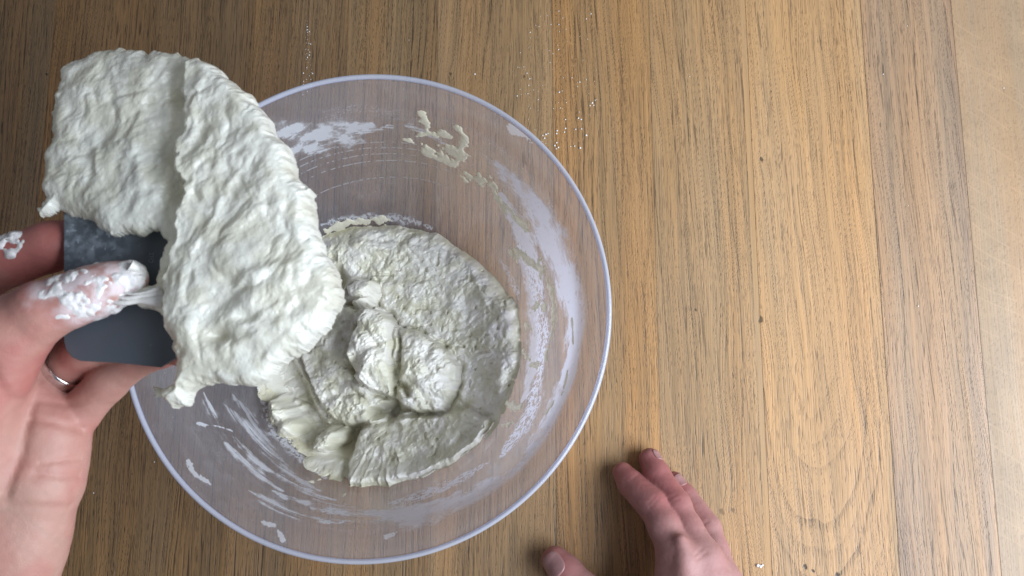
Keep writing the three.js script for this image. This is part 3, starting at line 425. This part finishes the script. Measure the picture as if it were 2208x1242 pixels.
function nailOn(field, tip, base, w, len, back, parent, up = [0, 1, 0]) {   // a curved nail plate laid on the back of a fingertip
  const t = new THREE.Vector3(tip[0], tip[1], tip[2]), a = t.clone().sub(new THREE.Vector3(base[0], base[1], base[2])).normalize(), n = new THREE.Vector3(...up); n.addScaledVector(a, -n.dot(a)).normalize();
  const s = new THREE.Vector3().crossVectors(a, n), N = 18, pos = [], idx = [], uv = [];
  for (let layer = 0; layer < 2; layer++) for (let j = 0; j <= N; j++) for (let i = 0; i <= N; i++) {
    let u = i / N * 2 - 1, v = j / N * 2 - 1; const m = Math.max(Math.abs(u), Math.abs(v)), e = Math.pow(Math.abs(u) ** 3.2 + Math.abs(v) ** 3.2, 1 / 3.2) || 1; if (m > 0) { u *= m / e; v *= m / e; }
    const o = t.clone().addScaledVector(a, back + v * len / 2).addScaledVector(s, u * w / 2).addScaledVector(n, 0.018); let k = 0;
    for (; k < 400; k++) { const d = field(o.x, o.y, o.z); if (d < 0.0001 || k > 390) break; o.addScaledVector(n, -Math.max(0.00004, d * 0.5)); }
    o.addScaledVector(n, layer ? -0.0006 : 0.00042 + 0.0001 * (1 - u * u)); pos.push(o.x, o.y, o.z); uv.push(u, v);
  }
  const M = (N + 1) * (N + 1);
  for (let j = 0; j < N; j++) for (let i = 0; i < N; i++) { const p = i + j * (N + 1); idx.push(p, p + 1, p + N + 1, p + 1, p + N + 2, p + N + 1, M + p, M + p + N + 1, M + p + 1, M + p + 1, M + p + N + 1, M + p + N + 2); }
  const rim = []; for (let i = 0; i < N; i++) rim.push(i); for (let j = 0; j < N; j++) rim.push(N + j * (N + 1)); for (let i = N; i > 0; i--) rim.push(i + N * (N + 1)); for (let j = N; j > 0; j--) rim.push(j * (N + 1));
  for (let i = 0; i < rim.length; i++) { const p = rim[i], q = rim[(i + 1) % rim.length]; idx.push(p, M + p, q, q, M + p, M + q); }
  const m = obj('fingernail', geom(pos, idx, uv), NAIL, parent); m.material.side = THREE.DoubleSide; return m;
}
const bounds = (chains, pad) => { const lo = [9, 9, 9], hi = [-9, -9, -9]; for (const c of chains) for (const q of c) for (let i = 0; i < 3; i++) { lo[i] = Math.min(lo[i], q[i] - q[3] - pad); hi[i] = Math.max(hi[i], q[i] + q[3] + pad); } return [lo, hi]; };
// the hand resting on the table
{
  const index = [J(1343, 1019, 0.0095, 0.0070), J(1362, 1045, 0.0155, 0.0080), J(1385, 1068, 0.023, 0.0083), J(1408, 1090, 0.0290, 0.0092), J(1432, 1135, 0.038, 0.0094), J(1458, 1190, 0.045, 0.0112)];
  const middle = [J(1401, 990, 0.009, 0.0074), J(1417, 1025, 0.015, 0.0079), J(1438, 1058, 0.021, 0.0080), J(1458, 1090, 0.0275, 0.0088), J(1484, 1140, 0.035, 0.0085), J(1518, 1200, 0.043, 0.0108)];
  const ring = [J(1454, 1038, 0.0075, 0.0066), J(1479, 1074, 0.011, 0.0072), J(1502, 1106, 0.016, 0.0074), J(1524, 1138, 0.021, 0.0082), J(1540, 1185, 0.028, 0.0082), J(1558, 1250, 0.036, 0.0105)];
  const pinky = [J(1496, 1120, 0.007, 0.0060), J(1514, 1150, 0.010, 0.0066), J(1536, 1195, 0.016, 0.0074), J(1556, 1290, 0.028, 0.0092)];
  const thumb = [J(1198, 1208, 0.0125, 0.0092), J(1222, 1236, 0.0165, 0.0102), J(1262, 1276, 0.022, 0.0104), J(1350, 1340, 0.032, 0.013), J(1450, 1480, 0.04, 0.018)];
  const backs = [[J(1455, 1200, 0.042, 0.011), J(1470, 1450, 0.045, 0.018)], [J(1515, 1215, 0.043, 0.011), J(1495, 1450, 0.048, 0.02)], [J(1556, 1262, 0.038, 0.010), J(1530, 1450, 0.042, 0.018)], [J(1562, 1300, 0.032, 0.009), J(1540, 1460, 0.036, 0.017)], [J(1500, 1450, 0.044, 0.024), J(1500, 1640, 0.046, 0.027), J(1500, 1950, 0.050, 0.030)]];
  const tendon = [J(1466, 1164, 0.0555, 0.0022), J(1476, 1210, 0.0575, 0.0024), J(1482, 1290, 0.058, 0.0025)]; tendon.k = 0.010;
  const chains = [...backs, index, middle, ring, pinky, thumb, tendon]; backs.forEach((b) => { b.k = 0.022; b.palm = true; }); tendon.palm = true;
  const cr = [[[1399, 1090], [1418, 1070]], [[1404, 1096], [1424, 1075]], [[1446, 1080], [1462, 1070]], [[1450, 1086], [1468, 1078]], [[1520, 1142], [1536, 1130]], [[1372, 1036], [1384, 1028]], [[1490, 1190], [1510, 1178]], [[1494, 1200], [1518, 1186]]].map((l) => [xz(l, 0.045), 0.00028, 0.0009, 0.015]);
  const field0 = handField(chains, 0.006, 0.006, cr), field = (x, y, z) => Math.max(field0(x, y, z), 0.0004 - y);
  const hand = thing('hand', 'right hand with spread thumb resting its fingertips on the oak table', 'hand');
  const [lo, hi] = bounds(chains, 0.010); lo[1] = -0.002;
  const tips = [index[0], middle[0], ring[0], thumb[0]], joints = [index[2], middle[2], ring[2], index[3], middle[3]];
  obj('skin', surfaceNets(lo, hi, 0.0008, field, (x, y, z, c) => {
    let red = 0.15 + 0.25 * sstep(0.35, 0.75, fbm3(x * 70, y * 70, z * 70, 3));
    for (const t of tips) red += 0.75 * Math.exp(-(((x - t[0]) ** 2 + (z - t[2]) ** 2) / 0.00022)); for (const t of joints) red += 0.25 * Math.exp(-(((x - t[0]) ** 2 + (z - t[2]) ** 2) / 0.00009));
    red = clamp(red, 0, 1.2); const m = 0.96 + 0.08 * n3(x * 420, y * 420, z * 420);
    c[0] = m * lerp(0.38, 0.35, red); c[1] = m * lerp(0.205, 0.135, red); c[2] = m * lerp(0.185, 0.125, red);
  }), SKIN, hand);
  nailOn(field, thumb[0], thumb[1], 0.0142, 0.0165, -0.0035, hand, [-0.25, 1, 0.1]);
  nailOn(field, middle[0], middle[1], 0.0074, 0.0086, -0.001, hand, [0.9, 0.8, -0.3]);
  nailOn(field, ring[0], ring[1], 0.0074, 0.0088, -0.002, hand, [0.7, 1, 0.1]);
}
// the hand that holds the scraper
{
  const thumb = [J(278, 601, 0.2420, 0.0082), J(240, 616, 0.2440, 0.0100), J(200, 630, 0.2455, 0.0112), J(150, 648, 0.2465, 0.0114), J(90, 672, 0.247, 0.0128), J(20, 722, 0.244, 0.0165), J(-60, 860, 0.236, 0.021), J(-70, 1000, 0.227, 0.021)];
  const indexF = [J(300, 480, 0.2165, 0.0085), J(205, 508, 0.2170, 0.0095), J(110, 532, 0.2205, 0.0114), J(-40, 585, 0.222, 0.0125), J(-130, 740, 0.205, 0.015)];
  const middleF = [J(388, 640, 0.2180, 0.0088), J(300, 630, 0.2165, 0.0098), J(190, 650, 0.209, 0.0108), J(20, 780, 0.190, 0.014)];
  const ringF = [J(392, 752, 0.2200, 0.0082), J(315, 728, 0.2175, 0.0092), J(250, 735, 0.2165, 0.0098), J(188, 750, 0.2140, 0.0104), J(112, 818, 0.2020, 0.0104), J(60, 880, 0.193, 0.0115)];
  const pinkyF = [J(350, 762, 0.2170, 0.0072), J(298, 772, 0.2150, 0.0080), J(232, 824, 0.2110, 0.0088), J(168, 893, 0.2070, 0.0095), J(100, 960, 0.204, 0.014)];
  const palm = [[J(10, 800, 0.221, 0.0135), J(38, 850, 0.2185, 0.0135), J(92, 910, 0.213, 0.0130)], [J(60, 920, 0.206, 0.0145), J(95, 965, 0.209, 0.0160)], [J(92, 955, 0.210, 0.0168), J(80, 1040, 0.2115, 0.0188), J(40, 1170, 0.206, 0.0185)], [J(-20, 820, 0.200, 0.015), J(0, 1000, 0.204, 0.02), J(-40, 1180, 0.203, 0.021)], [J(-70, 1000, 0.226, 0.0205), J(-60, 1180, 0.208, 0.020)], [J(40, 1160, 0.205, 0.018), J(10, 1300, 0.198, 0.0195)], [J(-60, 1180, 0.206, 0.021), J(-80, 1320, 0.197, 0.020)], [J(-20, 1180, 0.204, 0.022), J(-35, 1420, 0.194, 0.024), J(-60, 1850, 0.182, 0.028)]];
  palm.forEach((b) => { b.k = 0.012; b.palm = true; }); thumb.k = 0.006; indexF.k = middleF.k = 0.003; ringF.k = 0.002; pinkyF.k = 0.003;
  const chains = [...palm, thumb, indexF, middleF, ringF, pinkyF];
  const cr = [[[[62, 905], [100, 912], [150, 935], [182, 950]], 0.0008, 0.0016], [[[70, 865], [110, 872], [150, 862]], 0.0004, 0.0016], [[[60, 800], [58, 880], [50, 970], [20, 1060]], 0.0012, 0.0026], [[[80, 1000], [130, 990], [170, 1005]], 0.0006, 0.0012], [[[75, 1020], [110, 1030], [160, 1025]], 0.0007, 0.0016], [[[20, 1090], [80, 1095], [150, 1110]], 0.0005, 0.002], [[[0, 735], [30, 740], [60, 735]], 0.0008, 0.0009], [[[0, 718], [50, 722]], 0.0005, 0.0008], [[[75, 700], [60, 770]], 0.0006, 0.001]].map(([l, a, b]) => [xz(l, 0.23), a, b, 0.212]);
  const field = handField(chains, 0.003, 0.006, cr), hand = thing('hand', 'left hand with silver ring, palm up, pinching the grey dough scraper', 'hand');
  const [lo, hi] = bounds(chains, 0.008);
  const rp = P(150, 850, 0.215), tp = P(60, 760, 0.24), ip = P(90, 535, 0.225), fp = P(380, 770, 0.222), wp = P(20, 1180, 0.21);
  const tr = xz([[75, 625], [120, 590], [170, 575], [215, 555], [270, 560], [298, 580], [296, 640], [240, 670], [190, 690], [150, 690], [120, 680], [140, 655], [80, 648]], 0.255), ir = xz([[-60, 490], [20, 485], [62, 495], [52, 520], [30, 550], [-10, 560], [-60, 560]], 0.232);
  const tint = (x, y, z, c) => {
    const g = (p, r) => Math.exp(-(((x - p.x) ** 2 + (z - p.z) ** 2) / (r * r))); let red = 0.05 + 0.55 * sstep(0.35, 0.7, fbm3(x * 60, y * 60, z * 60, 3)) + 0.5 * g(rp, 0.018) + 0.15 * g(tp, 0.02) + 1.0 * g(ip, 0.03) + 0.3 * g(fp, 0.02) - 0.25 * g(wp, 0.03);
    red = clamp(red, 0, 1.2); const m = 0.96 + 0.08 * n3(x * 420, y * 420, z * 420), vein = 0.03 * sstep(0.06, 0.0, Math.abs(sg(fbm2(x * 30 + 3, z * 12, 2)))) * g(wp, 0.035);
    c[0] = m * (lerp(0.43, 0.40, red) - vein); c[1] = m * lerp(0.240, 0.150, red); c[2] = m * lerp(0.190, 0.125, red);
    if (y > 0.232) { const w = 0.8 * sstep(0.006, -0.006, polySD(tr, x, z) + 0.005 * sg(fbm2(x * 200, z * 200, 3))) * sstep(0.2, 0.6, fbm3(x * 260, y * 260, z * 260, 3)); c[0] = lerp(c[0], 0.70, w); c[1] = lerp(c[1], 0.63, w); c[2] = lerp(c[2], 0.64, w); }   // floury skin
  };
  obj('skin', surfaceNets(lo, hi, 0.0009, field, tint), SKIN, hand);
  // sticky dough on the thumb and on the forefinger, two smears with a shape of their own
  const smear = (region, thick, o) => (x, y, z) => {
    const s = field(x, y, z); if (s > 0.006) return s - 0.003;
    const d = polySD(region, x + 0.003 * sg(fbm2(x * 150, z * 150, 3)), z + 0.003 * sg(n2(x * 210 + 5, z * 210))), n = fbm3(x * 210 + o, y * 210, z * 210, 3), n1 = n3(x * 700, y * 700, z * 700);
    return s - (thick * (sg(n) * 2.4 + 0.6 + 0.5 * sg(n1)) - 0.0003) * sstep(0.003, -0.004, d) + 0.0012 * sstep(-0.002, 0.003, d);
  };
  const white = (x, y, z, c) => { const k = 0.93 + 0.07 * n3(x * 300, y * 300, z * 300); c[0] = k; c[1] = k * 0.99; c[2] = k * 0.99; };
  const STICK = doughMat(0.74, 0.72, 0.70, 0.5), box = (l, h0, h1) => [[Math.min(...l.map((p) => p[0])) - 0.006, h0, Math.min(...l.map((p) => p[1])) - 0.006], [Math.max(...l.map((p) => p[0])) + 0.006, h1, Math.max(...l.map((p) => p[1])) + 0.006]];
  tag(obj('sticky_dough', surfaceNets(...box(tr, 0.236, 0.266), 0.0006, smear(tr, 0.0008, 0), white), STICK), 'sticky white dough smeared along the thumb over the scraper', 'dough smear');
  tag(obj('sticky_dough', surfaceNets(...box(ir, 0.222, 0.242), 0.0006, smear(ir, 0.0012, 40), white), STICK), 'dab of white dough on the reddened forefinger at the left edge', 'dough smear');
  // strand pulled from thumb to slab, with the little spike beside it
  const strand = (pts) => { const c = new THREE.CatmullRomCurve3(pts.map((q) => new THREE.Vector3(q[0], q[1], q[2]))), n = 28, m = 10, pos = [], idx = [], uv = [], col = [], fr2 = c.computeFrenetFrames(n);
    for (let i = 0; i <= n; i++) { const p = c.getPoint(i / n), k = i / n * (pts.length - 1), a = Math.min(pts.length - 2, Math.floor(k)), r = lerp(pts[a][3], pts[a + 1][3], k - a); for (let j = 0; j <= m; j++) { const w = j / m * 2 * Math.PI, q = p.clone().addScaledVector(fr2.normals[i], r * Math.cos(w)).addScaledVector(fr2.binormals[i], r * Math.sin(w)); pos.push(q.x, q.y, q.z); uv.push(q.x, q.z); col.push(0.95, 0.95, 0.92); } }
    for (let i = 0; i < n; i++) for (let j = 0; j < m; j++) { const a = i * (m + 1) + j, b = a + m + 1; idx.push(a, a + 1, b, a + 1, b + 1, b); } return geom(pos, idx, uv, col); };
  tag(obj('dough_strand', mergeGeometries([strand([J(212, 640, 0.2475, 0.0010), J(262, 653, 0.2485, 0.0013), J(302, 648, 0.2470, 0.0013), J(352, 650, 0.2450, 0.0032)]), strand([J(230, 632, 0.2490, 0.0008), J(270, 643, 0.2490, 0.0008), J(310, 637, 0.2475, 0.0009), J(350, 632, 0.2450, 0.0022)]), strand([J(245, 622, 0.2490, 0.0005), J(280, 634, 0.2490, 0.0004), J(310, 631, 0.2480, 0.0004), J(345, 622, 0.2460, 0.0014)]), strand([J(280, 572, 0.250, 0.0025), J(292, 578, 0.2485, 0.0018), J(300, 584, 0.2465, 0.0009), J(308, 588, 0.245, 0.0001)])]), STICK), 'thin sticky strand of dough stretched between thumb and dough slab', 'dough strand');
  // the ring on the ring finger
  const a = new THREE.Vector3(...ringF[4].slice(0, 3)), b = new THREE.Vector3(...ringF[3].slice(0, 3)), dir = b.clone().sub(a).normalize(), q = []; for (let i = 0; i <= 20; i++) { const w = i / 20 * 2 * Math.PI; q.push(new THREE.Vector2(0.0118 + 0.0010 * Math.cos(w), 0.0041 * Math.sign(Math.sin(w)) * Math.abs(Math.sin(w)) ** 0.7)); }
  const rm = tag(obj('wedding_ring', new THREE.LatheGeometry(q, 96), new THREE.MeshStandardMaterial({ color: new THREE.Color().setRGB(0.72, 0.71, 0.70), metalness: 1, roughness: 0.16 })), 'polished silver band on the ring finger below the scraper', 'ring');
  rm.position.copy(a).lerp(b, 0.40); rm.quaternion.setFromUnitVectors(new THREE.Vector3(0, 1, 0), dir);
}
// ---------------------------------------------------------------- flour specks and crumbs on the table
{
  const speck = (px, py, r) => { const p = P(px, py, 0), g = new THREE.IcosahedronGeometry(r, 1), a = g.attributes.position, o = rnd() * 99; for (let i = 0; i < a.count; i++) { const k = 0.75 + 0.6 * n3(a.getX(i) / r * 1.3 + o, a.getY(i) / r * 1.3, a.getZ(i) / r * 1.3); a.setXYZ(i, a.getX(i) * k, a.getY(i) * k * 0.7, a.getZ(i) * k); } g.computeVertexNormals(); g.translate(p.x, r * 0.45, p.z); return g; };
  const white = new THREE.MeshStandardMaterial({ color: new THREE.Color().setRGB(0.82, 0.81, 0.78), roughness: 0.95 });
  const spots = [[1277, 222, 2.2], [1280, 227, 1.6], [1272, 228, 1.4], [1283, 216, 1.2], [1247, 255, 1.9], [1253, 258, 1.9], [1219, 277, 2.2], [1217, 285, 1.8], [1201, 282, 2.4], [1200, 288, 2.0], [1241, 279, 2.0], [1254, 278, 1.8], [1264, 292, 2.4], [1251, 319, 2.4], [1239, 315, 1.7], [1230, 316, 1.2], [1177, 290, 2.2], [1174, 298, 2.0], [1181, 288, 1.4], [1170, 292, 1.3], [1200, 308, 2.0], [1196, 314, 2.2], [1204, 318, 1.9], [1199, 321, 1.4], [1206, 199, 1.9], [1250, 177, 1.6], [1214, 168, 1.2], [1233, 168, 1.2], [1205, 53, 1.4], [1205, 24, 1.4], [1274, 30, 1.8], [1264, 41, 1.4], [1143, 70, 1.5], [1204, 107, 1.4], [1136, 158, 1.5], [1142, 170, 1.3], [1140, 184, 1.3], [1115, 207, 1.5], [1138, 202, 1.3], [1160, 215, 1.2], [1208, 233, 1.2], [1024, 160, 1.8], [1186, 135, 1.1], [1192, 116, 1.0], [1264, 172, 1.1], [1219, 258, 1.6], [1487, 165, 1.1], [1904, 160, 1.4], [1956, 56, 1.1], [2164, 190, 1.4], [202, 1063, 1.4], [333, 996, 1.2], [1979, 660, 1.6]];
  const gs = spots.map(([x, y, r]) => speck(x, y, 0.85 * r / 3067));
  for (let i = 0; i < 90; i++) { const a = rnd() * 6.28, d = Math.sqrt(rnd()); gs.push(speck(1195 + 95 * d * Math.cos(a), 190 + 170 * d * Math.sin(a), (0.35 + 0.6 * rnd() ** 2) / 3067)); }
  for (let i = 0; i < 70; i++) { const t = rnd(); gs.push(speck(664 + 10 * sg(rnd()) * (0.3 + t), 40 + 165 * t, (0.4 + 1.1 * rnd() ** 3) / 3067)); }
  for (let i = 0; i < 22; i++) gs.push(speck(2208 * rnd(), 1000 * rnd(), (0.35 + 0.5 * rnd() ** 3) / 3067));
  tag(obj('flour_specks', mergeGeometries(gs), white), 'scattered white flour specks on the oak table beside the bowl', 'flour', null, 'stuff');
  tag(obj('dough_crumb', mergeGeometries([speck(1634, 1219, 3.2 / 3067), speck(1640, 1221, 3 / 3067), speck(1644, 1218, 2 / 3067)]), white), 'small white dough crumb on the table right of the resting hand', 'crumb');
}
renderer.render(scene, camera);
